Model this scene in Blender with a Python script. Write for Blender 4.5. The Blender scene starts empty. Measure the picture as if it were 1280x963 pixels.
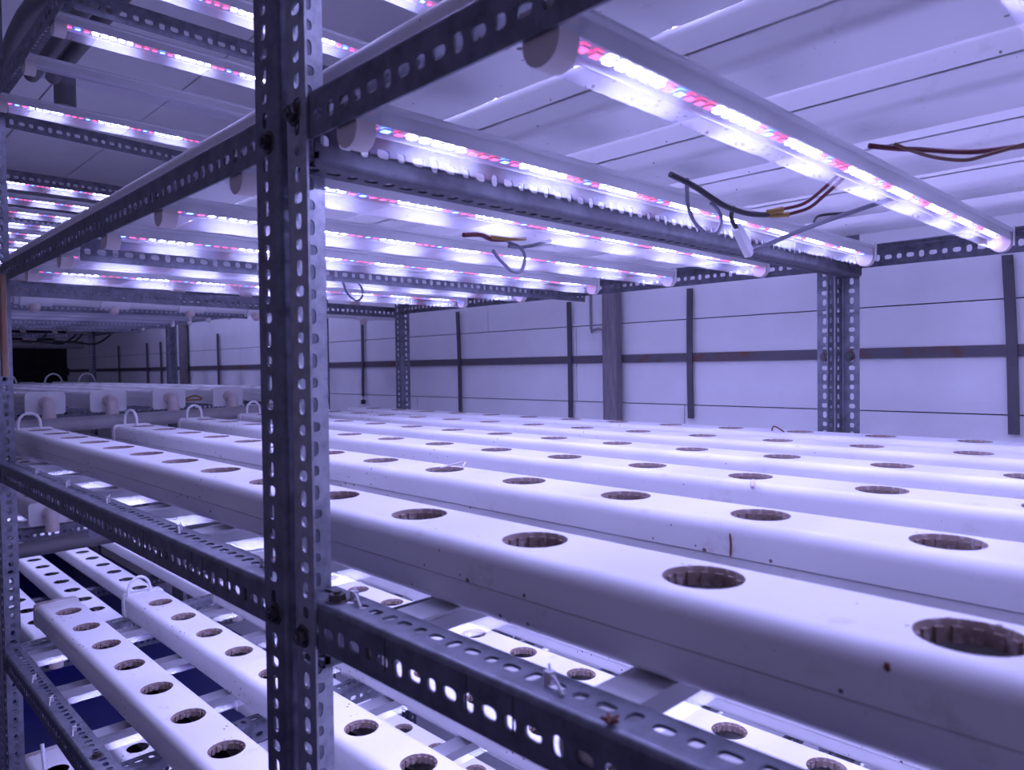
import bpy, bmesh, math, random
from mathutils import Matrix, Vector
random.seed(7)
C = bpy.context.scene.collection
scn = bpy.context.scene

# ------------------------------------------------------------------ camera, world, exposure
CZ = 1.5                                   # camera height above the floor
def rel(x, y, z): return Vector((x, y, z + CZ))
YAW, PITCH, ROLL, FOC = 45.685, 1.4355, -0.80, 911.7
y_, p_, r_ = map(math.radians, (YAW, PITCH, ROLL))
Wv = Vector((-math.sin(y_)*math.cos(p_), math.cos(y_)*math.cos(p_), -math.sin(p_)))
Rv = Vector((math.cos(y_), math.sin(y_), 0)); Uv = Rv.cross(Wv)
R2 = Rv*math.cos(r_) + Uv*math.sin(r_); U2 = Uv*math.cos(r_) - Rv*math.sin(r_)
cd = bpy.data.cameras.new('camera'); cam = bpy.data.objects.new('camera', cd); C.objects.link(cam)
cd.sensor_fit = 'HORIZONTAL'; cd.sensor_width = 36.0; cd.lens = 36.0*FOC/1280.0
cd.dof.use_dof = True; cd.dof.focus_distance = 1.25; cd.dof.aperture_fstop = 10.0
cd.clip_start = 0.01; cd.clip_end = 100
cam.matrix_world = Matrix(((R2.x, U2.x, -Wv.x, 0), (R2.y, U2.y, -Wv.y, 0), (R2.z, U2.z, -Wv.z, CZ), (0, 0, 0, 1)))
scn.camera = cam
wd = bpy.data.worlds.new('world'); scn.world = wd; wd.use_nodes = True
wd.node_tree.nodes['Background'].inputs[0].default_value = (0.42, 0.38, 0.80, 1)
wd.node_tree.nodes['Background'].inputs[1].default_value = 0.30
scn.view_settings.view_transform = 'Standard'; scn.view_settings.look = 'None'
scn.view_settings.exposure = 0.0; scn.view_settings.gamma = 1.0; scn.view_settings.use_curve_mapping = False

# ------------------------------------------------------------------ materials
MATS = {}
def mat(name, col, rough=0.5, metal=0.0, dirt=None, scale=20.0, lo=0.55, hi=0.75, bump=0.0, bscale=200.0, emit=None, stretch=None, spec=0.5):
    m = bpy.data.materials.new(name); m.use_nodes = True; nt = m.node_tree; n = nt.nodes; l = nt.links
    b = n['Principled BSDF']; b.inputs['Base Color'].default_value = (*col, 1)
    b.inputs['Roughness'].default_value = rough; b.inputs['Metallic'].default_value = metal
    b.inputs['Specular IOR Level'].default_value = spec
    tc = n.new('ShaderNodeTexCoord'); src = tc.outputs['Object']
    if stretch:
        mp = n.new('ShaderNodeMapping'); mp.inputs['Scale'].default_value = stretch; l.new(src, mp.inputs[0]); src = mp.outputs[0]
    if dirt:
        x = n.new('ShaderNodeTexNoise'); x.inputs['Scale'].default_value = scale; x.inputs['Detail'].default_value = 6; x.inputs['Roughness'].default_value = 0.65
        l.new(src, x.inputs['Vector'])
        r = n.new('ShaderNodeValToRGB'); r.color_ramp.elements[0].position = lo; r.color_ramp.elements[1].position = hi
        r.color_ramp.elements[0].color = (*col, 1); r.color_ramp.elements[1].color = (*dirt, 1)
        l.new(x.outputs['Fac'], r.inputs['Fac']); l.new(r.outputs['Color'], b.inputs['Base Color'])
    if bump:
        x2 = n.new('ShaderNodeTexNoise'); x2.inputs['Scale'].default_value = bscale; x2.inputs['Detail'].default_value = 3
        l.new(src, x2.inputs['Vector'])
        bp = n.new('ShaderNodeBump'); bp.inputs['Strength'].default_value = bump; bp.inputs['Distance'].default_value = 0.002
        l.new(x2.outputs['Fac'], bp.inputs['Height']); l.new(bp.outputs['Normal'], b.inputs['Normal'])
    if emit:
        b.inputs['Emission Color'].default_value = (*emit[0], 1); b.inputs['Emission Strength'].default_value = emit[1]
    MATS[name] = m
    return m
mat('pvc', (0.80, 0.79, 0.80), 0.38, dirt=(0.52, 0.47, 0.44), scale=26, lo=0.60, hi=0.86, bump=0.05, bscale=90)
mat('pvc_clean', (0.80, 0.79, 0.80), 0.45)
mat('pvc_stained', (0.62, 0.58, 0.58), 0.5, dirt=(0.22, 0.13, 0.08), scale=14, lo=0.50, hi=0.72)
mat('hole_wall', (0.30, 0.22, 0.19), 0.7, dirt=(0.58, 0.50, 0.48), scale=110, lo=0.52, hi=0.66)
mat('sediment', (0.045, 0.028, 0.026), 0.85, dirt=(0.11, 0.075, 0.06), scale=60, lo=0.45, hi=0.7)
mat('zinc', (0.21, 0.215, 0.26), 0.42, 0.55, dirt=(0.115, 0.12, 0.145), scale=45, lo=0.42, hi=0.68, bump=0.08, bscale=120)
mat('zinc_shaded', (0.105, 0.105, 0.13), 0.6, 0.2, dirt=(0.06, 0.06, 0.075), scale=45, lo=0.42, hi=0.68, bump=0.08, bscale=120)  # same zinc with shade painted in, for cross beams the adjacent tube over-lights
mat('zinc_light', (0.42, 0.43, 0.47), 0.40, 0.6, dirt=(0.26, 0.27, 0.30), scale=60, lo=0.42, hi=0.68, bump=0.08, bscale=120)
mat('bolt', (0.10, 0.095, 0.095), 0.45, 0.8, dirt=(0.16, 0.09, 0.05), scale=200, lo=0.55, hi=0.7)
mat('housing', (0.62, 0.62, 0.65), 0.40)
mat('housing_metal', (0.55, 0.55, 0.58), 0.28, 0.85)
mat('cap_plastic', (0.74, 0.66, 0.64), 0.45)
mat('chip_base', (0.7, 0.7, 0.72), 0.5)
mat('led_white', (0.8, 0.8, 0.8), 0.5, emit=((0.445, 0.450, 1.0), 275.0))
mat('led_red', (0.6, 0.1, 0.1), 0.5, emit=((1.0, 0.05, 0.20), 6.0))
mat('led_blue', (0.1, 0.1, 0.6), 0.5, emit=((0.05, 0.14, 1.0), 24.0))
mat('wall_white', (0.84, 0.84, 0.86), 0.6, dirt=(0.76, 0.75, 0.78), scale=5, lo=0.4, hi=0.8, bump=0.35, bscale=60)
mat('ceiling_white', (0.84, 0.83, 0.85), 0.6, dirt=(0.72, 0.70, 0.72), scale=2.2, lo=0.5, hi=0.85)
mat('joint_dark', (0.10, 0.09, 0.10), 0.8)
mat('wall_dark', (0.012, 0.011, 0.014), 0.8, dirt=(0.03, 0.026, 0.024), scale=3)
mat('tarp_blue', (0.006, 0.008, 0.11), 0.35, dirt=(0.012, 0.016, 0.19), scale=7, lo=0.4, hi=0.8, bump=0.5, bscale=9)
mat('strip_steel', (0.105, 0.10, 0.115), 0.6, 0.3, dirt=(0.06, 0.055, 0.06), scale=30)
mat('strip_rust', (0.13, 0.12, 0.14), 0.65, 0.3, dirt=(0.16, 0.075, 0.045), scale=17, lo=0.52, hi=0.64)
mat('wood_grey', (0.24, 0.22, 0.24), 0.75, dirt=(0.14, 0.125, 0.14), scale=30, lo=0.4, hi=0.7, stretch=(6, 6, 0.5))
mat('wood_brown', (0.20, 0.11, 0.07), 0.7, dirt=(0.32, 0.20, 0.13), scale=30, lo=0.4, hi=0.7, stretch=(6, 6, 0.5))
mat('pipe_grey', (0.31, 0.30, 0.31), 0.45, dirt=(0.22, 0.20, 0.20), scale=14, lo=0.45, hi=0.8)
mat('pipe_dark', (0.15, 0.145, 0.155), 0.5)
mat('pipe_white', (0.70, 0.69, 0.71), 0.4)
mat('elbow_peach', (0.72, 0.62, 0.60), 0.45)
mat('hose_white', (0.78, 0.77, 0.80), 0.4)
mat('wire_grey', (0.15, 0.145, 0.19), 0.5)
mat('wire_black', (0.02, 0.018, 0.022), 0.5)
mat('wire_red', (0.11, 0.014, 0.022), 0.45)
mat('wire_yellow', (0.30, 0.17, 0.03), 0.45)
mat('wire_brown', (0.13, 0.06, 0.035), 0.5)
mat('tie_white', (0.62, 0.60, 0.64), 0.5)
mat('rust', (0.13, 0.04, 0.02), 0.8)
mat('hole_dirt', (0.06, 0.045, 0.04), 0.8)
def specks(name, col, scale=75.0, thr=0.085):
    nt = MATS[name].node_tree; n = nt.nodes; l = nt.links; b = n['Principled BSDF']
    src = b.inputs['Base Color'].links[0].from_socket
    tc = n.new('ShaderNodeTexCoord'); v = n.new('ShaderNodeTexVoronoi'); v.inputs['Scale'].default_value = scale; v.inputs['Randomness'].default_value = 1.0
    l.new(tc.outputs['Object'], v.inputs['Vector'])
    nz = n.new('ShaderNodeTexNoise'); nz.inputs['Scale'].default_value = 9; l.new(tc.outputs['Object'], nz.inputs['Vector'])
    mr = n.new('ShaderNodeMapRange'); mr.inputs[1].default_value = 0.50; mr.inputs[2].default_value = 0.72; mr.inputs[3].default_value = 0.0; mr.inputs[4].default_value = thr*2.4
    l.new(nz.outputs['Fac'], mr.inputs[0])
    lt = n.new('ShaderNodeMath'); lt.operation = 'LESS_THAN'; l.new(v.outputs['Distance'], lt.inputs[0]); l.new(mr.outputs[0], lt.inputs[1])
    mx = n.new('ShaderNodeMix'); mx.data_type = 'RGBA'; mx.inputs[7].default_value = (*col, 1)
    l.new(lt.outputs[0], mx.inputs[0]); l.new(src, mx.inputs[6]); l.new(mx.outputs[2], b.inputs['Base Color'])
specks('pvc', (0.16, 0.12, 0.11))
# translucent lens of the tubes
lm = bpy.data.materials.new('lens'); lm.use_nodes = True; nt = lm.node_tree; nt.nodes.clear()
o_ = nt.nodes.new('ShaderNodeOutputMaterial'); tr = nt.nodes.new('ShaderNodeBsdfTransparent'); tl = nt.nodes.new('ShaderNodeBsdfTranslucent')
gl = nt.nodes.new('ShaderNodeBsdfGlossy'); m1 = nt.nodes.new('ShaderNodeMixShader'); m2 = nt.nodes.new('ShaderNodeMixShader')
tr.inputs[0].default_value = (0.97, 0.97, 1, 1); tl.inputs[0].default_value = (0.9, 0.9, 0.95, 1)
gl.inputs[0].default_value = (0.9, 0.9, 0.95, 1); gl.inputs['Roughness'].default_value = 0.5
m1.inputs[0].default_value = 0.085; m2.inputs[0].default_value = 0.015
nt.links.new(tr.outputs[0], m1.inputs[1]); nt.links.new(tl.outputs[0], m1.inputs[2])
nt.links.new(m1.outputs[0], m2.inputs[1]); nt.links.new(gl.outputs[0], m2.inputs[2]); nt.links.new(m2.outputs[0], o_.inputs[0])
MATS['lens'] = lm

# ------------------------------------------------------------------ mesh helpers
class MB:
    def __init__(s): s.v = []; s.f = []; s.m = []; s.mi = 0
    def vert(s, p): s.v.append(tuple(p)); return len(s.v)-1
    def face(s, idx): s.f.append(tuple(idx)); s.m.append(s.mi)
    def quad(s, a, b, c, d): i = [s.vert(p) for p in (a, b, c, d)]; s.face(i)
    def box(s, lo, hi):
        x0, y0, z0 = lo; x1, y1, z1 = hi
        i = [s.vert(p) for p in ((x0,y0,z0),(x1,y0,z0),(x1,y1,z0),(x0,y1,z0),(x0,y0,z1),(x1,y0,z1),(x1,y1,z1),(x0,y1,z1))]
        for q in ((0,3,2,1),(4,5,6,7),(0,1,5,4),(1,2,6,5),(2,3,7,6),(3,0,4,7)): s.face([i[k] for k in q])
    def rbox(s, lo, hi, r, n=3, axis=2):
        # box with edges parallel to one axis rounded
        a, b = [k for k in range(3) if k != axis]
        pts = []
        for cx, cy, a0 in ((hi[a]-r, hi[b]-r, 0), (lo[a]+r, hi[b]-r, 90), (lo[a]+r, lo[b]+r, 180), (hi[a]-r, lo[b]+r, 270)):
            for k in range(n+1):
                t = math.radians(a0 + 90*k/n); pts.append((cx + r*math.cos(t), cy + r*math.sin(t)))
        rings = []
        for w in (lo[axis], hi[axis]):
            ring = []
            for u, v in pts:
                p = [0, 0, 0]; p[a] = u; p[b] = v; p[axis] = w; ring.append(s.vert(p))
            rings.append(ring)
        n_ = len(pts)
        for k in range(n_): s.face((rings[0][k], rings[0][(k+1) % n_], rings[1][(k+1) % n_], rings[1][k]))
        s.face(rings[0][::-1]); s.face(rings[1])
    def sweep(s, pts, rad, n=8, cap=True):
        P = [Vector(p) for p in pts]; rings = []
        prev = None
        for i, p in enumerate(P):
            t = (P[min(i+1, len(P)-1)] - P[max(i-1, 0)]).normalized()
            if prev is None:
                up = Vector((0, 0, 1)) if abs(t.z) < 0.9 else Vector((1, 0, 0))
                nrm = t.cross(up).normalized()
            else:
                nrm = (prev - t*prev.dot(t)).normalized()
            prev = nrm; bn = t.cross(nrm)
            r = rad[i] if isinstance(rad, (list, tuple)) else rad
            rings.append([s.vert(p + (nrm*math.cos(2*math.pi*k/n) + bn*math.sin(2*math.pi*k/n))*r) for k in range(n)])
        for a, b in zip(rings, rings[1:]):
            for k in range(n): s.face((a[k], a[(k+1) % n], b[(k+1) % n], b[k]))
        if cap: s.face(rings[0][::-1]); s.face(rings[-1])
    def mesh(s, name, mats, smooth=None):
        me = bpy.data.meshes.new(name); me.from_pydata(s.v, [], s.f)
        if isinstance(mats, str): mats = [mats]
        for k in mats: me.materials.append(MATS[k])
        if len(mats) > 1: me.polygons.foreach_set('material_index', s.m)
        me.update()
        if smooth is not None:
            bm = bmesh.new(); bm.from_mesh(me); bmesh.ops.remove_doubles(bm, verts=bm.verts, dist=2e-6); bmesh.ops.recalc_face_normals(bm, faces=bm.faces); bm.to_mesh(me); bm.free()
            me.polygons.foreach_set('use_smooth', [True]*len(me.polygons))
            me.set_sharp_from_angle(angle=math.radians(smooth))
        return me
def smooth_path(pts, k=6):
    P = [Vector(p) for p in pts]; out = []
    for i in range(len(P)-1):
        p0 = P[max(i-1, 0)]; p1 = P[i]; p2 = P[i+1]; p3 = P[min(i+2, len(P)-1)]
        for j in range(k):
            t = j/k
            out.append(0.5*((2*p1) + (p2-p0)*t + (2*p0-5*p1+4*p2-p3)*t*t + (3*p1-p0-3*p2+p3)*t**3))
    out.append(P[-1]); return out
def tag(o, label=None, cat=None, group=None, kind=None):
    if label: o['label'] = label
    if cat: o['category'] = cat
    if group: o['group'] = group
    if kind: o['kind'] = kind
    return o
def empty(name, loc, label, cat, group=None):
    o = bpy.data.objects.new(name, None); C.objects.link(o); o.location = loc; o.empty_display_size = 0.05
    return tag(o, label, cat, group)
def add(name, me, parent=None, mw=None, loc=None):
    o = bpy.data.objects.new(name, me); C.objects.link(o)
    M = mw if mw is not None else (Matrix.Translation(loc) if loc is not None else Matrix.Identity(4))
    if parent is not None:
        o.parent = parent
        if mw is not None:               # given in world space: bring it into the parent's space
            q = parent; T = Matrix.Identity(4)
            while q is not None: T = q.matrix_basis @ T; q = q.parent
            M = T.inverted() @ mw
    o.matrix_basis = M
    return o
def frame(o, ex, ey, ez):
    ex, ey, ez = Vector(ex), Vector(ey), Vector(ez)
    return Matrix(((ex.x, ey.x, ez.x, o[0]), (ex.y, ey.y, ez.y, o[1]), (ex.z, ey.z, ez.z, o[2]), (0, 0, 0, 1)))

# ------------------------------------------------------------------ perforated steel angle
def ring_dirs(n):
    k = n//4; pts = []
    for s in range(4):
        for j in range(k):
            t = -1 + 2*j/k
            pts.append([(1, t), (-t, 1), (-1, -t), (t, -1)][s])
    return pts
def sup(c, s, a, b, e=2.7):
    f = lambda q: math.copysign(abs(q)**(2/e), q)
    return a*f(c), b*f(s)
PITCH_H = 0.0196
SLOTS = [(0.0070, 0.0045), (0.0048, 0.0048), (0.0070, 0.0045), (0.0048, 0.0066)]   # half sizes: along, across
ANG = {}
def angle_mesh(L, w1, w2, n=12, t=0.0022, matname='zinc', off=0):
    key = (round(L, 3), w1, w2, n, matname, off)
    if key in ANG: return ANG[key]
    mb = MB(); r = 0.0045; arc = 4
    N = max(1, int(L/PITCH_H)); cell = L/N
    def flange(w, mp, ph):
        dirs = ring_dirs(n); hv = (w-r)/2; cv = r + hv
        for i in range(N):
            u0 = cell*(i+0.5)
            a, b = SLOTS[(i+ph) % 4]
            outer = []; hole = []
            for (su, sv) in dirs:
                th = math.atan2(sv, su); hu, hv2 = sup(math.cos(th), math.sin(th), a, b)
                outer.append((u0 + su*cell/2, cv + sv*hv)); hole.append((u0+hu, cv + 0.0008 + hv2))
            ids = [[mb.vert(mp(u, v, d)) for u, v in ring] for ring, d in ((outer, 0), (hole, 0), (hole, t), (outer, t))]
            for k in range(n):
                k2 = (k+1) % n
                for q in range(3): mb.face((ids[q][k], ids[q][k2], ids[q+1][k2], ids[q+1][k]))
        # free edge
        mb.quad(mp(0, w, 0), mp(L, w, 0), mp(L, w, t), mp(0, w, t))
        for u in (0, L): mb.quad(mp(u, r, 0), mp(u, w, 0), mp(u, w, t), mp(u, r, t))
    flange(w1, lambda u, v, d: (u, d, -v), off)
    flange(w2, lambda u, v, d: (u, v, -d), off+2)
    for rad_off in (0, t):
        pts = [(r - (r-rad_off)*math.cos(math.pi/2*k/arc), -(r - (r-rad_off)*math.sin(math.pi/2*k/arc))) for k in range(arc+1)]
        for p, q in zip(pts, pts[1:]): mb.quad((0, *p), (L, *p), (L, *q), (0, *q))
    me = mb.mesh('perforated_angle', matname, 40); ANG[key] = me; return me
X_, Y_, Z_ = Vector((1,0,0)), Vector((0,1,0)), Vector((0,0,1))
# hexagon bolt pointing along +z
mb = MB()
for r, z0, z1, n, a0 in ((0.0105, 0, 0.0012, 14, 0), (0.0075, 0.0012, 0.0062, 6, 0.3), (0.0035, 0.0062, 0.0085, 10, 0)):
    A = [mb.vert((r*math.cos(a0+2*math.pi*k/n), r*math.sin(a0+2*math.pi*k/n), z0)) for k in range(n)]
    B = [mb.vert((r*.93*math.cos(a0+2*math.pi*k/n), r*.93*math.sin(a0+2*math.pi*k/n), z1)) for k in range(n)]
    for k in range(n): mb.face((A[k], A[(k+1) % n], B[(k+1) % n], B[k]))
    mb.face(B)
BOLT = mb.mesh('hex_bolt', 'bolt')

Y0 = 0.305                       # front plane of the racks
ZB, ZTOP = -1.495, 0.98          # post bottom and top
def beam(parent, name, a, b, side, w=0.040, n=12, up=1, w2=0.036, off=0, m='zinc'):
    """angle from a to b; vertical flange below the line, horizontal flange towards side"""
    a, b = Vector(a), Vector(b); ex = (b-a).normalized(); L = (b-a).length
    ey = Vector(side); ey = (ey - ex*ey.dot(ex)).normalized(); ez = Z_*up
    return add(name, angle_mesh(L, w, w2, n, off=off, matname=m), parent, frame((a.x, a.y, a.z+CZ), ex, ey, ez))
def post(parent, x, y, sx, sy, w=0.036, wx=0.036, n=12, z0=ZB, z1=ZTOP, m='zinc', off=0, tilt=0.0):
    """corner at x, y; one flange towards sx along X, other towards sy along Y"""
    ex = (Z_ + X_*tilt).normalized(); ez = (X_*(-sx)); ez = (ez - ex*ez.dot(ex)).normalized()
    return add('post', angle_mesh(z1-z0, wx, w, n, matname=m, off=off), parent,
               frame((x + tilt*z0, y, z0+CZ), ex, Y_*sy, ez))
def bolt(parent, p, nrm):
    nrm = Vector(nrm); t = X_ if abs(nrm.x) < .9 else Y_
    a = nrm.cross(t).normalized(); b = nrm.cross(a)
    return add('bolt', BOLT, parent, frame((p[0], p[1], p[2]+CZ), a, b, nrm))

# ------------------------------------------------------------------ setting
def struct(name, mb, m): 
    o = add(name, mb.mesh(name, m)); o['kind'] = 'structure'; return o
WY = 1.75
mb = MB(); mb.box((-7.6, -2.2, -0.06), (3.2, 2.1, 0)); struct('floor', mb, 'tarp_blue')
# ceiling: sandwich panels, joints along x
ce = MB(); ce.box((-7.6, -2.2, 1.25+CZ), (3.2, 2.1, 1.31+CZ)); ceil = struct('ceiling', ce, 'joint_dark')
def panel_mesh(name, lx, ly, lz, m, g=0.003):
    b = MB(); b.box((g, g if ly > lz else 0, 0 if ly > lz else g), (lx-g, ly-(g if ly > lz else 0), lz-(0 if ly > lz else g))); return b.mesh(name, m)
pm = panel_mesh('ceiling_panel', 3.6, 0.43, 0.012, 'ceiling_white', 0.004)
for i in range(3):
    for j in range(10):
        add('ceiling_panel', pm, ceil, Matrix.Translation((-7.6 + 3.6*i, -2.2 + 0.43*j, 1.239+CZ)))
# back wall with board panels
wb = MB(); wb.box((-7.6, WY+0.012, 0), (3.2, WY+0.10, 1.24+CZ)); wall = struct('wall_back', wb, 'joint_dark')
zs = [-1.5, -1.262, -1.032, -0.802, -0.572, -0.342, -0.112, 0.124, 0.354, 0.584, 0.814, 1.044, 1.239]
pcache = {}
for k in range(len(zs)-1):
    xo = -7.6 - (0.62 if k % 2 else 0.0)
    off = [0.0, 0.41, 0.83][k % 3]
    x = -7.6; first = True
    while x < 3.19:
        ln = min((1.22-off) if first and off else 1.22, 3.2-x); first = False
        key = (round(ln, 3), round(zs[k+1]-zs[k], 3))
        if key not in pcache: pcache[key] = panel_mesh('wall_panel', ln, 0.012, zs[k+1]-zs[k], 'wall_white', 0.0014)
        add('wall_panel', pcache[key], wall, Matrix.Translation((x, WY, zs[k]+CZ))); x += ln
# dark end wall with ribs
we = MB(); we.box((-7.66, -2.2, 0), (-7.6, 2.1, 1.24+CZ)); wend = struct('wall_end', we, 'wall_dark')
rb = MB(); rb.box((0, 0, 0), (0.03, 0.05, 2.7)); rbm = rb.mesh('rib', 'wall_dark')
for i in range(14): add('rib', rbm, wend, Matrix.Translation((-7.6, -2.1+0.3*i, 0.01)))
rb = MB(); rb.box((0, 0, 0), (0.04, 4.2, 0.06)); add('rail', rb.mesh('rail', 'wall_dark'), wend, Matrix.Translation((-7.57, -2.15, CZ-0.02)))
# horizontal steel bar and hanging strips on the wall
b = MB(); b.box((-7.58, WY-0.008, 0.007+CZ), (3.15, WY-0.001, 0.031+CZ))
tag(add('steel_bar', b.mesh('steel_bar', 'strip_rust')), 'long rust-flecked flat steel bar running level along the white wall', 'bar')
def strip(x, z0, z1, w, bow, lab):
    b = MB(); n = 10; yy = WY-0.012
    ids = []
    for i in range(n+1):
        t = i/n; z = z0+(z1-z0)*t; dx = bow[0]*(t-0.5) + bow[1]*math.sin(math.pi*t)
        ids.append([b.vert((x+dx+sx*w/2, yy+sy, z+CZ)) for sx, sy in ((-1, -0.003), (1, -0.003), (1, 0.003), (-1, 0.003))])
    for A, B in zip(ids, ids[1:]):
        for k in range(4): b.face((A[k], A[(k+1) % 4], B[(k+1) % 4], B[k]))
    b.face(ids[0][::-1]); b.face(ids[-1])
    tag(add('steel_strip', b.mesh('steel_strip', 'strip_steel')), lab, 'strip', 'upright steel strips on the wall')
strip(-0.348, -0.150, 0.210, 0.019, (-0.012, 0.002), 'widest dark upright steel strip on the wall, aisle side of the double rear post')
strip(-1.083, -0.148, 0.206, 0.016, (0, -0.002), 'dark upright steel strip between the grey timber post and the double rear post')
strip(-1.518, -0.164, 0.201, 0.015, (-0.002, 0.001), 'dark upright steel strip just beside the grey timber post, next to a thin conduit')
strip(-2.058, -0.185, 0.205, 0.015, (-0.008, 0.003), 'slightly bent dark steel strip right beside the slim second rear post')
strip(-2.70, -0.118, 0.218, 0.014, (0.004, 0.002), 'dark upright steel strip hung above a small black weight behind the slim rear post')
strip(-4.215, -0.18, 0.215, 0.017, (-0.002, 0.001), 'dark upright steel strip on the dim wall behind the second rack')
for i, x in enumerate((-5.15, -5.42, -6.05)):
    strip(x, -0.17, 0.20, 0.017, (-0.01, 0), ('dark steel strip on the shadowed wall, first past the second rack', 'dark steel strip on the shadowed wall, middle one past the second rack', 'dark steel strip on the shadowed wall, nearest the dark end wall')[i])
b = MB(); b.rbox((-0.026, -0.03, 0), (0.026, 0, 2.70), 0.004)
tag(add('timber_post', b.mesh('timber_post', 'wood_grey', 40), None, Matrix.Translation((-1.338, WY-0.013, 0.0))), 'weathered grey timber post standing against the white wall', 'post')
b = MB(); b.rbox((-0.035, -0.03, 0), (0.035, 0, 2.70), 0.004)
tag(add('timber_post', b.mesh('timber_post', 'wood_grey', 40), None, Matrix.Translation((-4.67, WY-0.013, 0.0))), 'tilted grey board against the dim wall beside the second rack', 'post').rotation_euler = (0, math.radians(-1.2), 0)
b = MB(); b.sweep(smooth_path([(-1.435, WY-0.006, .26+CZ), (-1.435, WY-0.006, .115+CZ), (-1.425, WY-0.006, .108+CZ), (-1.39, WY-0.006, .108+CZ), (-1.388, WY-0.006, .04+CZ)], 2), 0.004, 6)
tag(add('conduit', b.mesh('conduit', 'pipe_grey', 60)), 'thin bent conduit on the wall beside the grey timber post', 'conduit')
b = MB(); b.sweep([(-2.70, WY-0.012, -.118+CZ), (-2.70, WY-0.012, -.135+CZ)], 0.0018, 6); b.rbox((-2.708, WY-0.02, -.152+CZ), (-2.692, WY-0.006, -.134+CZ), 0.003)
tag(add('weight', b.mesh('weight', 'wire_black')), 'small black weight hanging below a steel strip by the wall', 'weight')

# ------------------------------------------------------------------ racks
LV = {'top': 0.612, 'mid': 0.231, 'low': -0.197, 'base': -0.617, 'foot': -1.03}
YB = 1.545
def rack_beams(root, x0, x1, yb0, yb1, xb0, xb1, crosses, near):
    for k, z in LV.items():
        n = 16 if near and k in ('mid', 'low', 'base', 'top') else 8
        beam(root, 'front_beam', (x0, Y0+0.0025, z), (x1, Y0+0.0025, z), Y_, n=n)
        beam(root, 'rear_beam', (xb0, yb0-0.004, z-0.002), (xb1, yb1-0.004, z-0.002), -Y_, n=12 if k == 'mid' else 8)
        for (xa, xb, s, dz, fl) in crosses:
            yb = yb0 + (yb1-yb0)*((xb-xb0)/(xb1-xb0))
            zz = z-0.023+dz-(0.036 if fl < 0 else 0)
            beam(root, 'cross_beam', (xa, Y0+0.008, zz), (xb, yb-0.01, zz), (s, 0, 0), w=0.036, n=12 if k in ('mid', 'top') else 8, off=1, up=fl, m='zinc_shaded' if fl < 0 else 'zinc')
XP, XQ = -0.603, -0.589
rackA = empty('steel_rack', rel(0.0, Y0, ZB), 'near grey slotted-angle steel rack ending at the double front post, aisle side', 'rack', 'slotted-angle racks')
post(rackA, XQ, Y0, 1, 1, n=16, m='zinc_light', tilt=0.006); post(rackA, -0.604, YB, 1, -1)
post(rackA, 0.75, Y0, -1, 1, n=8); post(rackA, 0.75, YB, -1, -1, n=8)
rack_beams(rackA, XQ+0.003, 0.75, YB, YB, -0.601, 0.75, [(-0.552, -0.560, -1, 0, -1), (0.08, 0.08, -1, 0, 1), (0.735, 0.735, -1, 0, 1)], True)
XR, XRB = -1.945, -2.105
YB2 = 1.515
rackB = empty('steel_rack', rel(-1.2, Y0, ZB), 'grey slotted-angle steel rack between the double front post and the gap to the far rack', 'rack', 'slotted-angle racks')
post(rackB, XP, Y0, -1, 1, n=16, wx=0.042, off=1, tilt=0.006); post(rackB, -0.6175, YB, -1, -1)
post(rackB, XR, Y0, 1, 1, n=16); post(rackB, XRB, YB2, -1, 1, n=12)
post(rackB, XR-0.013, Y0, -1, 1, n=16, m='zinc_light')
rack_beams(rackB, XR+0.003, XP-0.003, YB2, YB, XRB+0.003, -0.622, [(-1.262, -1.272, -1, 0, 1), (XR-0.04, XRB-0.02, -1, 0.006, 1)], True)
# extra short angle carrying the front beams' far end (cross piece beyond the last post)
bolt(rackB, (XP-0.016, Y0, 0.203), -Y_); bolt(rackA, (XQ+0.018, Y0, 0.216), -Y_)
bolt(rackB, (XP-0.022, Y0, -0.222), -Y_); bolt(rackA, (XQ+0.014, Y0, -0.230), -Y_)
bolt(rackA, (-0.546, 0.322, LV['low']), Z_); bolt(rackA, (-0.586, YB-0.004, 0.012), -Y_); bolt(rackB, (-0.637, YB-0.004, 0.012), -Y_)
bolt(rackB, (-1.30, 0.325, LV['base']), Z_)
# far rack beyond the gap, set a little higher
XG = -2.60
LVF = {'top': 0.63, 'mid': 0.300, 'low': -0.118, 'base': -0.45, 'foot': -0.86}
rackC = empty('steel_rack', rel(-4.0, Y0, ZB), 'far slotted-angle steel rack beyond the drain pipe gap, near the dark end wall', 'rack', 'slotted-angle racks')
YF, YFB = 0.385, 1.52
for x, s in ((XG, -1), (-4.31, -1), (-4.28, 1), (-5.85, 1)):
    post(rackC, x, YF, s, 1, n=8); post(rackC, x, YFB, s, -1, n=8)
for k, z in LVF.items():
    beam(rackC, 'front_beam', (-5.85, YF, z), (XG, YF, z), Y_, n=8)
    beam(rackC, 'rear_beam', (-5.85, YFB-.004, z), (XG, YFB-.004, z), -Y_, n=8)
    for x in (XG+0.002, -3.315, -4.30, -4.80, -5.84):
        beam(rackC, 'cross_beam', (x, YF+.006, z-.022), (x, YFB-.01, z-.022), -X_, w=.036, n=8)

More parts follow.
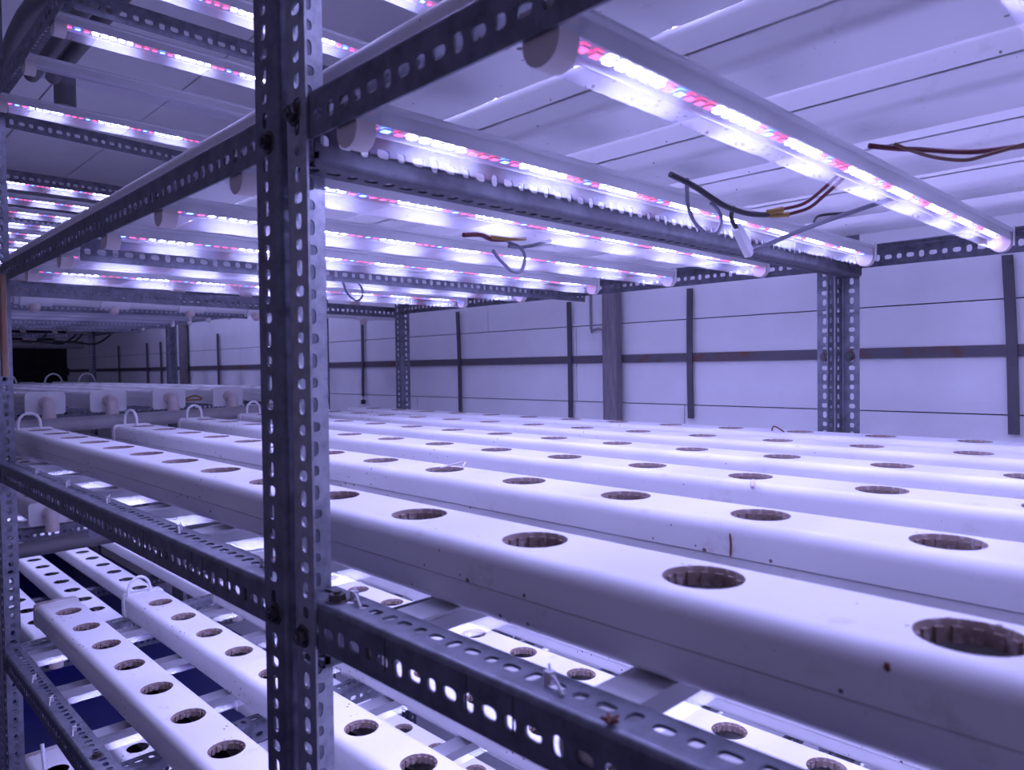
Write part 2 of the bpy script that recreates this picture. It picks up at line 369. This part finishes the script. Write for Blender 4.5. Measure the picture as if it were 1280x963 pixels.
# ------------------------------------------------------------------ hydroponic channels
CW, CH, CR = 0.0912, 0.057, 0.0125
SEAM = 0.031
def hole_rim_mesh():
    b = MB(); n = 48; r = 0.0262
    prof = [(r+0.0004, 0.0003), (r-0.0002, -0.0004), (r-0.0004, -0.0125)]
    rings = [[b.vert((q*math.cos(2*math.pi*k/n), q*math.sin(2*math.pi*k/n), z)) for k in range(n)] for q, z in prof]
    for A, B in zip(rings, rings[1:]):
        for k in range(n): b.face((A[k], A[(k+1) % n], B[(k+1) % n], B[k]))
    # small teeth around the inside of the collar
    for k in range(16):
        a0 = 2*math.pi*k/16; a1 = a0 + 0.20
        P = []
        for q in (r-0.0003, r-0.0026):
            for a in (a0, a1):
                for z in (-0.0035, -0.0125): P.append(b.vert((q*math.cos(a), q*math.sin(a), z)))
        for q in ((0,1,3,2),(4,6,7,5),(0,2,6,4),(1,5,7,3),(0,4,5,1),(2,3,7,6)): b.face([P[i] for i in q])
    return b.mesh('hole_rim', 'hole_wall', 40)
RIM = hole_rim_mesh()
CHM = {}
def channel_meshes(L, hp, first, nh, open_end=True):
    key = (round(L, 3), hp, round(first, 3), nh)
    if key in CHM: return CHM[key]
    hw = CW/2; lid = MB(); fc_ = hw-CR; fw = fc_-0.0015
    # lid profile right side from flat to seam
    arc = [(fw, 0.0)] + [(fc_ + CR*math.sin(math.pi/2*k/6), -CR + CR*math.cos(math.pi/2*k/6)) for k in range(7)] + [(hw, -SEAM)]
    for s in (-1, 1):
        for p, q in zip(arc, arc[1:]):
            lid.quad((0, s*p[0], p[1]), (L, s*p[0], p[1]), (L, s*q[0], q[1]), (0, s*q[0], q[1]))
    n = 32; dirs = ring_dirs(n); r = 0.0265
    def flat(x0, x1): lid.quad((x0, -fw, 0), (x1, -fw, 0), (x1, fw, 0), (x0, fw, 0))
    half = 0.045; x = 0
    for i in range(nh):
        c = first+hp*i
        flat(x, c-half); x = c+half
        o = [lid.vert((c+su*half, sv*fw, 0)) for su, sv in dirs]
        h = []
        for su, sv in dirs:
            th = math.atan2(sv*fw, su*half); h.append(lid.vert((c+r*math.cos(th), r*math.sin(th), 0)))
        for k in range(n): lid.face((o[k], o[(k+1) % n], h[(k+1) % n], h[k]))
    flat(x, L)
    lm_ = lid.mesh('lid', 'pvc', 40)
    bs = MB(); e = 0.0012
    pr = [(-hw+e, -SEAM-0.0011), *[(-hw+e+0.010*(1-math.cos(math.pi/2*k/4)), -CH+0.010*(1-math.sin(math.pi/2*k/4))) for k in range(5)], *[(hw-e-0.010*(1-math.sin(math.pi/2*k/4)), -CH+0.010*(1-math.cos(math.pi/2*k/4))) for k in range(5)], (hw-e, -SEAM-0.0011)]
    for p, q in zip(pr, pr[1:]): bs.quad((0, *p), (L, *p), (L, *q), (0, *q))
    for s in (-1, 1): bs.quad((0, s*(hw-e), -SEAM-.0011), (L, s*(hw-e), -SEAM-.0011), (L, s*(hw-.007), -SEAM-.0006), (0, s*(hw-.007), -SEAM-.0006)); bs.quad((0, s*(hw-.007), -SEAM-.0006), (L, s*(hw-.007), -SEAM-.0006), (L, s*(hw-.007), -SEAM+.006), (0, s*(hw-.007), -SEAM+.006))
    bm_ = bs.mesh('base_trough', 'pvc', 40)
    sd = MB(); sd.box((0.006, -hw+0.013, -CH+0.003), (L-0.006, hw-0.013, -CH+0.010))
    sm_ = sd.mesh('sediment', 'sediment')
    CHM[key] = (lm_, bm_, sm_); return CHM[key]
def cap_mesh(m='pvc_clean', big=0.0, th=0.008):
    b = MB(); hw = CW/2+0.002+big
    b.rbox((-th, -hw, -CH-(0.002 if big else 0)-big), (0.010, hw, 0.002+big*0.5), 0.011, 4, axis=0)
    return b.mesh('end_cap', m, 40)
CAP, CAPS, CAPB = cap_mesh(), cap_mesh('pvc_stained'), cap_mesh('pvc_clean', 0.005)
def elbow_mesh():
    b = MB(); pts = [(0, 0, 0), (0.022, 0, 0)]
    for k in range(1, 7):
        t = math.pi/2*k/6; pts.append((0.022 + 0.016*math.sin(t), 0, -0.016 + 0.016*math.cos(t)))
    pts += [(0.038, 0, -0.044)]
    rad = 0.0165
    b.sweep(pts, rad, 14)
    b.sweep([(0.038, 0, -0.026), (0.038, 0, -0.050)], 0.0190, 14); b.sweep([(-0.002, 0, 0), (0.014, 0, 0)], 0.0190, 14)
    return b.mesh('elbow', 'elbow_peach', 50)
ELB = elbow_mesh()
def channel2(xend, y, ztop, L, hp, first, nh, label, group, rims=True, cap=CAP, far_elbow=False, near_cap=None, near_elbow=False):
    root = empty('growing_channel', rel(xend, y, ztop), label, 'channel', group)
    lm_, bm_, sm_ = channel_meshes(L, hp, first, nh)
    ld = add('lid', lm_, root); add('base_trough', bm_, root); add('sediment', sm_, root)
    if rims:
        for i in range(nh): add('hole_rim', RIM, ld, loc=(first+hp*i, 0, 0))
    fc = add('end_cap', cap, root, loc=(0, 0, 0)) if cap is not None else root
    T = frame((L, 0, 0), -X_, -Y_, Z_)
    nc = root
    if near_cap is not None:
        nc = add('end_cap', near_cap, root); nc.matrix_basis = T
    if near_elbow:
        o = add('elbow', ELB, nc); o.matrix_basis = frame((-0.008, 0, -CH*0.5), -X_, -Y_, Z_)
    if far_elbow:
        o = add('elbow', ELB, fc); o.matrix_basis = frame((-0.008, 0, -CH*0.5), -X_, -Y_, Z_)
    return root
ORD = ['front', 'second', 'third', 'fourth', 'fifth', 'rear']
HP = 0.1535; F1 = 0.09
ROWS = [(0.4215, -0.1007), (0.631, -0.167), (0.840, -0.1325), (1.047, -0.190), (1.262, -0.146), (1.447, -0.188)]
for i, (y, ph) in enumerate(ROWS):
    k = 13 if i in (0, 3, 5) else 12 if i in (1, ) else 13
    xe = ph - HP*k - F1
    channel2(xe, y, LV['low']+CH, 2.95, HP, F1, 19,
             f'white growing channel on the middle shelf, {ORD[i]} row counted from the aisle', 'channels on the middle shelf', near_cap=CAP)
# upper shelf (undersides seen)
for i, (y, ph) in enumerate(ROWS):
    channel2(-2.20, y - (0.028 if i else 0), LV['mid']+CH+0.012, 2.95, HP, F1+0.02, 19,
             f'white growing channel on the shelf above the LED tubes, {ORD[i]} row counted from the aisle', 'channels on the upper shelf', rims=False, far_elbow=True, near_cap=CAP)
# lower shelf
RL = [(0.437, -1.933, 1, CAPS), (0.612, -1.859, 0, CAP), (0.812, -1.80, 0, CAPS), (1.000, -2.035, 0, CAP), (1.19, -1.98, 0, CAP), (1.38, -2.0, 0, CAP)]
for i, (y, hx, st, cp) in enumerate(RL):
    channel2(hx-0.13, y, LV['base']+CH, 2.70, 0.1475, 0.13 if i else 0.115, 17,
             f'white growing channel on the brightly lit lower shelf, {ORD[i]} row counted from the aisle', 'channels on the lower shelf', cap=cp, near_cap=CAP)
# bottom shelf
for i, y in enumerate((0.425, 0.60, 0.78, 0.96, 1.14, 1.32)):
    channel2(-2.18 + 0.03*(i % 2), y, LV['foot']+CH, 2.70, 0.1475, 0.13, 17,
             f'white growing channel on the bottom shelf over blue sheet, {ORD[i]} row from aisle', 'channels on the bottom shelf', rims=(i > 2), cap=CAPS if i == 0 else CAP, near_cap=CAP)
# far rack channels with drain elbows at the gap
for tier, z, lab in (('low', LVF['low'], 'middle shelf'), ('base', LVF['base'], 'lower shelf'), ('foot', LVF['foot'], 'bottom shelf'), ('mid', LVF['mid'], 'upper shelf')):
    for i, y in enumerate((0.528, 0.70, 0.885, 1.085, 1.28)):
        if tier == 'mid' and i == 4: continue
        channel2(-5.76, y, z+CH, 3.20, HP, F1, 20,
                 f'capped growing channel of the far rack, {lab}, {ORD[i]} row from the aisle', f'far rack channels on the {lab}',
                 rims=False, near_cap=CAPB, near_elbow=True)

# pipes in the gap
def pipe(name, pts, r, m, lab, cat='pipe', n=16, group=None, k=0):
    b = MB(); b.sweep(smooth_path(pts, k) if k else pts, r, n)
    return tag(add(name, b.mesh(name, m, 50)), lab, cat, group)
pipe('drain_pipe', [rel(-2.455, 0.30, -0.156), rel(-2.455, 1.40, -0.139)], 0.0205, 'pipe_grey', 'grey drain pipe under the far rack end caps at middle shelf height')
pipe('drain_pipe', [rel(-2.455, 0.30, -0.505), rel(-2.455, 1.40, -0.493)], 0.0225, 'pipe_dark', 'dark grey drain pipe across the gap at lower shelf height')
pipe('drain_pipe', [rel(-2.247, 0.40, 0.194), rel(-2.247, 1.60, 0.190)], 0.0135, 'pipe_white', 'white drain pipe beneath the upper channel ends, past the second front post')
pipe('drain_pipe', [rel(-6.05, 0.30, 0.209), rel(-6.05, 1.50, 0.204)], 0.029, 'pipe_grey', 'grey horizontal pipe in front of the dark end wall')
# white sleeves on upper channel end elbows
slv = MB(); slv.sweep([(0, -0.040, 0), (0, 0.034, 0)], 0.0172, 16); SLV = slv.mesh('sleeve', 'hose_white', 50)
stb = MB(); stb.sweep([(0, 0, -0.010), (0.004, 0.001, -0.026), (0.006, 0.002, -0.030)], [0.014, 0.013, 0.009], 14); STB = stb.mesh('tee_stub', 'elbow_peach', 50)
for i, (y, ph) in enumerate(ROWS):
    r = empty('pipe_sleeve', rel(-2.247, y+0.03-(0.02 if i else 0), 0.194-0.0006*i), f'white sleeve tee on the white drain pipe under the {ORD[i]} upper channel', 'sleeve', 'sleeve joints on the upper drain pipe')
    add('sleeve', SLV, r); add('tee_stub', STB, r, loc=(0, -0.006, 0))
# feed hoses at far ends of the middle channels
for i, (y, ph) in enumerate(ROWS[:5]):
    k = 12 if i == 1 else 13
    xe = ph - HP*k - F1 + 0.03
    tw = [0.0, 1.25, -0.25, -0.2, 0.2][i]
    pts = []
    for j in range(13):
        t = math.pi*j/12; d = 0.024*math.cos(t); hgt = 0.030*math.sin(t)**0.8
        pts.append(rel(xe - d*math.sin(tw), y - d*math.cos(tw) - 0.012, LV['low']+CH + 0.010 + hgt))
    pts = [Vector((pts[0].x, pts[0].y, pts[0].z-0.03))] + pts + [Vector((pts[-1].x, pts[-1].y, pts[-1].z-0.014))]
    pipe('feed_hose', pts, 0.0034, 'hose_white', f'thin white looped feed hose plugged into the far end of the {ORD[i]} middle channel', 'hose', 8, 'feed hoses on the middle shelf')
for (xe, y, z, lab) in ((-1.975, 0.600, LV['base']+CH, 'thin white looped feed hose on the far end of the second lower channel'), ):
    pts = [rel(xe, y - 0.026*math.cos(math.pi*j/12), z + 0.008 + 0.034*math.sin(math.pi*j/12)) for j in range(13)]
    pts = [pts[0]-Vector((0, 0, .012))] + pts + [pts[-1]-Vector((0, 0, .012))]
    pipe('feed_hose', pts, 0.0036, 'hose_white', lab, 'hose', 8)
for i, (xe, y) in enumerate(((-5.66, 1.22), (-5.66, 1.42), (-5.66, 0.96))):
    pts = [rel(xe, y - 0.05*math.cos(math.pi*j/12), LVF['low']+CH - 0.004 + 0.06*math.sin(math.pi*j/12)) for j in range(13)]
    pipe('feed_hose', pts, 0.005, 'hose_white', 'white looped feed hose on the far rack, ' + ('middle one', 'nearest the wall', 'nearest the gap posts')[i], 'hose', 8, 'feed hoses on the far rack')

# ------------------------------------------------------------------ LED tubes
TL = 1.087; LR = 0.0138; ZS = 0.0080
PAT = 'BRRWWWWWRBRRRWWWWWR'
def tube_meshes():
    hs = MB()
    # housing profile (x, z) swept along y: narrow waist holding the lens, flanged flat top
    prof = [(-0.0095, 0.0085), (-0.0122, 0.0085), (-0.0122, 0.0045), (-0.0134, 0.0045), (-0.0134, 0.0170), (-0.0170, 0.0190), (-0.0170, 0.0215), (0.0170, 0.0215), (0.0170, 0.0190), (0.0134, 0.0170), (0.0134, 0.0045), (0.0122, 0.0045), (0.0122, 0.0085), (0.0095, 0.0085)]
    n = len(prof)
    A = [hs.vert((x, 0, z)) for x, z in prof]; B = [hs.vert((x, TL, z)) for x, z in prof]
    for k in range(n): hs.face((A[k], A[(k+1) % n], B[(k+1) % n], B[k]))
    hs.face(A[::-1]); hs.face(B)
    H = hs.mesh('housing', 'housing', 30)
    H2 = H.copy(); H2.materials.clear(); H2.materials.append(MATS['housing_metal'])
    ln = MB(); m = 14; y0, y1 = 0.016, TL-0.012
    prev = None
    for k in range(m+1):
        a = math.radians(-17 + 214*k/m)
        cur = (ln.vert((LR*math.cos(a), y0, -LR*math.sin(a))), ln.vert((LR*math.cos(a), y1, -LR*math.sin(a))))
        if prev: ln.face((prev[0], prev[1], cur[1], cur[0]))
        prev = cur
    Lm = ln.mesh('lens', 'lens', 60)
    ch = MB(); step = 0.0135; y = 0.024; i = 0
    while y < TL-0.018:
        c = PAT[i % len(PAT)]; hx, hy = (0.0032, 0.0036)
        t = ZS-0.0022
        bt = [(-hx, y-hy, t), (hx, y-hy, t), (hx, y+hy, t), (-hx, y+hy, t)]
        tp = [(p[0]*1.15, p[1], ZS-0.0004) for p in bt]
        ch.mi = {'W': 0, 'R': 1, 'B': 2}[c]
        q = [ch.vert(p) for p in bt]; ch.face(q[::-1])
        ch.mi = 3; u = [ch.vert(p) for p in tp]
        for k in range(4): ch.face((q[k], q[(k+1) % 4], u[(k+1) % 4], u[k]))
        y += step; i += 1
    Cm = ch.mesh('led_chips', ['led_white', 'led_red', 'led_blue', 'chip_base'])
    cp = MB(); pr = []; mcap = 16
    for y_ in (0.0, 0.018):
        r = LR+0.0008
        pts = [(r*math.cos(math.radians(-45+270*k/mcap)), -r*math.sin(math.radians(-45+270*k/mcap))) for k in range(mcap+1)] + [(-0.0135, 0.0105), (-0.0135, 0.0188), (0.0135, 0.0188), (0.0135, 0.0105)]
        pr.append([cp.vert((x, y_, z)) for x, z in pts])
    n = len(pr[0])
    for k in range(n): cp.face((pr[0][k], pr[0][(k+1) % n], pr[1][(k+1) % n], pr[1][k]))
    cp.face(pr[0][::-1]); cp.face(pr[1])
    Kp = cp.mesh('end_cap', 'cap_plastic', 40)
    cl = MB(); cl.box((-0.0185, 0, -0.004), (-0.0168, 0.006, 0.024)); cl.box((0.0168, 0, -0.006), (0.0185, 0.006, 0.026)); cl.box((-0.0185, 0, 0.0217), (0.0185, 0.006, 0.0235))
    Km = cl.mesh('clip', 'pipe_white')
    return H, H2, Lm, Cm, Kp, Km
H, H2, LENS, CHIPS, KAP, CLIP = tube_meshes()
EC = MB(); EC.sweep([(0, 0, 0), (0, 0.003, 0)], LR*.9, 14)
def led(x, z, label, group, lit=True, y=0.312, x2=None, flip=False, metal=False, far=False):
    """lens centre at height z; runs from y back by TL"""
    root = empty('led_tube_light', rel(x, y, z), label, 'light', group)
    if x2 is not None: root.rotation_euler = (0, 0, -math.atan2(x2-x, TL))
    hs = add('housing', H2 if metal else H, root); add('lens', LENS, root)
    if lit:
        o = add('led_chips', CHIPS, root); o['kind'] = 'stuff'
        if flip: o.matrix_basis = frame((0, TL, 0), -X_, -Y_, Z_)
    add('end_cap', KAP, root)
    o = add('end_cap', KAP, root, loc=(0, TL-0.014, 0)); o.scale = (1, 0.78, 1)
    add('clip', CLIP, hs, loc=(0, TL-0.010, 0))
    return root
GM = 'LED tubes over the middle shelf'
XT = [(-0.2921, 'first from the double post over the near rack bay, with red wires'), ]
names = {-0.2921: 'second aisle-side of the double post, red wires', -0.5012: 'aisle-side of the double post, grey loop', -0.7038: 'first past the double post',
         -0.9204: 'second past the double post', -1.1373: 'third past the double post', -1.386: 'fourth past the double post', -1.6268: 'fifth past the double post'}
for x, t in names.items(): led(x, 0.188, 'lit LED grow tube over middle shelf, ' + t, GM, flip=x in (-0.5012, -0.9204, -1.386, -1.6268))
for j, x in enumerate((-0.08, 0.17, 0.40)):
    led(x, 0.187, f'lit LED grow tube over middle shelf, {("third", "fourth", "fifth")[j]} aisle-side of the double post', GM)
GU = 'LED tubes over the upper shelf'
for x, lit, t in ((-1.86, True, 'last before the gap to the far rack'), (-1.60, False, 'switched off'), (-1.385, True, 'next to the unlit tube'), (-1.146, True, 'third past the double post'), (-0.92, True, 'second past the double post'), (-0.70, True, 'first past the double post'), (-0.50, True, 'first aisle-side of the double post'), (-0.29, True, 'second aisle-side of the double post'), (-0.08, True, 'third aisle-side, added to brighten the ceiling'), (0.17, True, 'fourth aisle-side, added to brighten the ceiling'), (0.40, True, 'fifth aisle-side, added to brighten the ceiling')):  # last three are out of view, added to lift the ceiling brightness
    led(x, 0.568, ('lit' if lit else 'unlit grey') + ' LED grow tube over the upper shelf, ' + t, GU, lit, flip=x in (-1.86, -1.385))
GL = 'LED tubes under the middle shelf'
for j, x in enumerate((-1.86, -1.63, -1.386, -1.137, -0.92, -0.70, -0.48, -0.27, -0.05, 0.2)):
    led(x, -0.221, f'LED grow tube under the middle shelf, number {("one","two","three","four","five","six","seven","eight","nine","ten")[j]} counted from the gap', GL)
GF = 'LED tubes under the lower shelf'
for j, x in enumerate((-1.90, -1.64, -1.39, -1.14, -0.92, -0.70, -0.45)):
    led(x, -0.642, f'metal-backed LED tube under the lower shelf, number {("one","two","three","four","five","six","seven")[j]} counted from the gap', GF, metal=True)
NT = ("first", "second", "third", "fourth", "fifth", "sixth", "seventh", "eighth", "ninth", "tenth", "eleventh", "twelfth")
for j in range(10):
    led(XG-0.12-0.245*j, 0.590, f'lit LED grow tube over the upper shelf in far rack, {NT[j]} from gap', 'LED tubes on top of the far rack', True, y=0.40)
for j in range(10):
    led(XG-0.12-0.245*j, 0.260, f'unlit LED tube under the upper shelf in far rack, {NT[j]} from gap', 'unlit tubes of the far rack', False, y=0.40, metal=True)
for j, q in enumerate((0, 1, 3, 4, 6, 7, 8)):
    led(XG-0.12-0.245*q, -0.489, f'lit LED grow tube under the lower shelf in far rack, {NT[j]} from gap', 'LED tubes under the far lower shelf', True, y=0.40)

# ------------------------------------------------------------------ wires, ties and small things
def wire(pts, r, m, lab, name='wire', k=6, grp=None):
    b = MB(); b.sweep(smooth_path([rel(*p) for p in pts], k), r, 8)
    return tag(add(name, b.mesh(name, m, 60)), lab, 'wire', grp)
wire([(-.46,.70,.212),(-.452,.737,.203),(-.442,.781,.187),(-.44,.829,.184),(-.44,.87,.187),(-.44,.891,.19)], .0034, 'wire_black', 'black taped wire bundle drooping beside the tube at the double post')
wire([(-.44,.888,.192),(-.425,.902,.196)], .0036, 'wire_yellow', 'short yellow crimp sleeve at the end of the black wire bundle, upper one', k=2)
wire([(-.44,.893,.189),(-.424,.915,.191)], .0034, 'wire_yellow', 'short yellow crimp sleeve at the end of the black wire bundle, lower one', k=2)
wire([(-.425,.902,.196),(-.40,.905,.199),(-.375,.895,.208),(-.345,.885,.225)], .0022, 'wire_red', 'dark red wire rising from the yellow sleeve to the tube, thin upper one')
wire([(-.424,.915,.191),(-.395,.91,.194),(-.37,.90,.205),(-.335,.89,.225)], .0022, 'wire_red', 'dark red wire rising from the yellow sleeve to the tube, lower one')
wire([(-.470,.750,.218),(-.470,.750,.202),(-.470,.752,.186),(-.470,.766,.169),(-.470,.791,.159),(-.470,.817,.163),(-.470,.828,.179),(-.470,.819,.191),(-.47,.804,.197)], .0024, 'wire_grey', 'grey wire loop hanging across the lit tube next to the double post')
wire([(-.445,.812,.190),(-.45,.816,.178),(-.45,.828,.167)], .0028, 'wire_black', 'short black lead dropping from the wire bundle to a white plug')
b = MB(); b.rbox((-.005, -.0065, -.022), (.005, .0065, .022), .002)
pl = add('plug', b.mesh('plug', 'tie_white', 40), None, Matrix.Translation(rel(-.45,.845,.153)) @ Matrix.Rotation(math.radians(47), 4, 'X')); tag(pl, 'small white plug connector hanging from the black lead', 'connector')
wire([(-.45,.862,.140),(-.43,.875,.150),(-.39,.935,.178),(-.33,1.02,.212)], .0030, 'wire_grey', 'straight grey cable slanting from the white plug up to the next tube')
wire([(-.287,.806,.226),(-.266,.825,.222),(-.25,.848,.222),(-.224,.89,.222),(-.199,.909,.222),(-.14,.93,.224)], .0028, 'wire_red', 'dark red wire running along the channel undersides behind the near tube')
wire([(-.262,.806,.222),(-.255,.814,.218),(-.241,.856,.214),(-.221,.892,.213),(-.2,.896,.215),(-.16,.905,.222)], .0020, 'wire_brown', 'brownish wire sagging just below the red wire behind the near tube')
wire([(-.82,.705,.195),(-.82,.738,.199),(-.82,.762,.195),(-.82,.80,.199)], .0036, 'wire_red', 'dark red wire bundle between two tubes past the double post')
wire([(-.815,.757,.197),(-.815,.791,.198),(-.815,.83,.203)], .0030, 'wire_yellow', 'yellow wire beside the dark red bundle past the double post')
wire([(-.80,.745,.174),(-.80,.761,.160),(-.80,.785,.146),(-.80,.805,.149),(-.80,.813,.170),(-.80,.803,.184),(-.80,.777,.190)], .0026, 'wire_grey', 'grey wire loop hanging below the yellow wire past the double post')
wire([(-.80,.778,.184),(-.80,.811,.186),(-.79,.862,.200)], .0026, 'wire_grey', 'short grey cable beside the loop past the double post')
wire([(-1.36,.829,.190),(-1.36,.84,.163),(-1.36,.862,.147),(-1.36,.876,.155),(-1.36,.878,.172),(-1.36,.865,.190)], .0024, 'wire_grey', 'thin grey wire loop hanging by the middle cross beam')
wire([(-.66,.62,.208),(-.655,.66,.206),(-.65,.69,.208)], .003, 'wire_yellow', 'small brown wire end above the cross beam at the double post')
wire([(-.50,1.17,.226),(-.47,1.12,.224),(-.44,1.14,.226)], .002, 'wire_black', 'thin black wire end on the channel undersides near the rear beam')
# far rack wiring clump
for i, (y, zz) in enumerate(((1.15, .262), (1.34, .262))):
    b = MB(); b.rbox((-.03, -.04, -.03), (.03, .04, .02), .012); b.sweep([(0, .02, -.02), (.01, .03, -.05)], .018, 8); b.sweep([(0, -.03, .01), (0, -.05, .06)], .016, 8)
    tag(add('pipe_joint', b.mesh('pipe_joint', 'elbow_peach', 40), None, Matrix.Translation(rel(-5.96, y, zz))), f'pale pipe joint with valves above the far grey pipe, {("one beside the gap post", "one nearer the wall")[i]}', 'pipe fitting', 'pipe joints at the far end')
    wire([(-5.0, y-.10, .238), (-5.3, y-.08, .200), (-5.915, y-.055, .222)], .006, 'wire_black', f'black cable drooping to the pale pipe joint, {("gap", "wall")[i]} side', k=4)
    wire([(-5.1, y+.08, .238), (-5.4, y+.07, .190), (-5.915, y+.055, .222)], .006, 'wire_black', f'black cable curving from the far tubes to the pale joint, {("gap", "wall")[i]} side', k=4)
wire([(-2.72,.98,-.112),(-2.62,.96,-.098),(-2.58,.98,-.085),(-2.57,1.0,-.098),(-2.575,.95,-.10),(-2.58,.93,-.11)], .003, 'wire_yellow', 'tangle of yellow and brown wire between the far rack end caps')
# cable ties on the rails
def tie(p, d, lab, m='tie_white'):
    x, y, z = p
    b = MB()
    b.sweep(smooth_path([rel(x, y, z+.002), rel(x+d*.4, y-.004, z+.007), rel(x+d, y-.008, z+.001)], 4), .0013, 6)
    b.rbox((x-.003, y-.003, z+CZ), (x+.003, y+.003, z+.008+CZ), .001)
    b.sweep([rel(x, y, z+.007), rel(x-.004, y+.004, z+.010)], .0009, 6)
    tag(add('cable_tie', b.mesh('cable_tie', m, 40)), lab, 'cable tie', 'cable ties on the rails')
ZR = LV['low']
b = MB(); b.box((-.0006, -.0005, -.030), (.0006, .0002, -.004)); SLIT = b.mesh('slit', 'joint_dark')
for rk, xs in ((rackA, (-.455, -.362, -.318)), (rackB, (-.735, -.80, -.83, -.99))):
    for x in xs: add('slit', SLIT, rk, Matrix.Translation(rel(x, Y0+.0025, ZR)))
b = MB(); b.sweep(smooth_path([(0, 0, 0), (.0012, -.0006, -.010), (.0005, -.0004, -.021)], 3), [.0004]+[.0009]*5+[.0004], 5)
for o in C.objects:
    if o.get('label', '') == 'white growing channel on the middle shelf, second row counted from the aisle':
        add('crack', b.mesh('crack', 'rust'), o, Matrix.Translation(rel(-.326, .5853, -.150)))
tie((-.537,.333,ZR), .022, 'white cable tie on the dark rail beside the double post bolt')
tie((-.306,.328,ZR), .018, 'white cable tie on the near rail with its tail curled, beyond the post')
for j, x in enumerate((-.70, -.93, -1.22, -1.45, -1.68)): tie((x,.330,ZR), .024, f'white cable tie on the rail past the double post, {NT[j]} from it')
for j, x in enumerate((-1.72, -1.58, -1.42)): tie((x,.322,LV['base']), .022, f'white cable tie on the lowest visible rail, {NT[j]} from the gap post')
b = MB()
for k in range(5):
    a = k*1.26; b.sweep([rel(-.247,.313,ZR+.002), rel(-.247+.0055*math.cos(a), .313+.0055*math.sin(a), ZR+.0035)], [.0018, .0007], 5)
tag(add('dry_leaf', b.mesh('dry_leaf', 'rust')), 'small rusty brown dried leaf bit on the near rail', 'debris')
# dried debris on the channels
ZC = LV['low']+CH
b = MB(); b.sweep(smooth_path([rel(-.126,.3785,ZC-.010), rel(-.124,.377,ZC-.009)], 2), [.0028, .003, .0016], 8)
tag(add('seed_husk', b.mesh('seed_husk', 'rust')), 'small brown husk stuck on the rounded edge of the front channel', 'debris')
b = MB(); b.sweep(smooth_path([rel(-.421,.812,ZC+.001), rel(-.414,.797,ZC+.001), rel(-.409,.787,ZC-.004)], 4), [.001]*4+[.003]*4+[.0025], 6)
tag(add('dry_straw', b.mesh('dry_straw', 'cap_plastic')), 'pale dried stem bit lying below a hole of the third channel', 'debris')
b = MB(); b.sweep(smooth_path([rel(-.70,1.43,ZC+.001), rel(-.685,1.41,ZC+.012), rel(-.66,1.40,ZC+.003)], 4), .0014, 5)
tag(add('dry_straw', b.mesh('dry_straw', 'rust')), 'curled dry stem on the rear channel before the double rear post', 'debris')
b = MB(); b.sweep(smooth_path([rel(-.79,.63,ZC+.001), rel(-.775,.66,ZC+.008), rel(-.76,.645,ZC+.004)], 4), .0013, 5)
tag(add('dry_straw', b.mesh('dry_straw', 'cap_plastic')), 'thin dry straw at a hole of the second channel', 'debris')
# brown batten tied behind the second front post, white stick, arched pipes
b = MB(); b.rbox((-.007, -.006, 0), (.007, .006, .20), .003)
tag(add('wooden_batten', b.mesh('wooden_batten', 'wood_brown', 40), None, Matrix.Translation(rel(-1.722, Y0-.016, -.005))), 'brown wooden batten upright in front of the second front post', 'batten')
pipe('white_stick', [rel(-2.06, .402, LV['foot']+CH-.002), rel(-2.075, .400, LV['foot']+CH+.065)], .0045, 'hose_white', 'short white plastic stick standing on the stained bottom channel', 'stick', 10)
arch = [rel(-3.05, .52, .90)] + [rel(-2.62 - .42*math.cos(math.pi*j/10), .52, .93 + .15*math.sin(math.pi*j/10)) for j in range(11)] + [rel(-2.20, .52, .70)]
pipe('arched_pipe', arch, .026, 'pipe_dark', 'dark grey arched pipe under the ceiling beyond the upper beam', n=14)
for j, (y, z) in enumerate(((.425, .728), (.470, .735))):
    pipe('supply_pipe', [rel(-2.10, y, z), rel(-1.25, y, z)], .017, 'pipe_dark', ('dark grey supply pipe along the top shelf, edge of the aisle', 'dark grey supply pipe along the top shelf, behind the first one')[j], n=12)
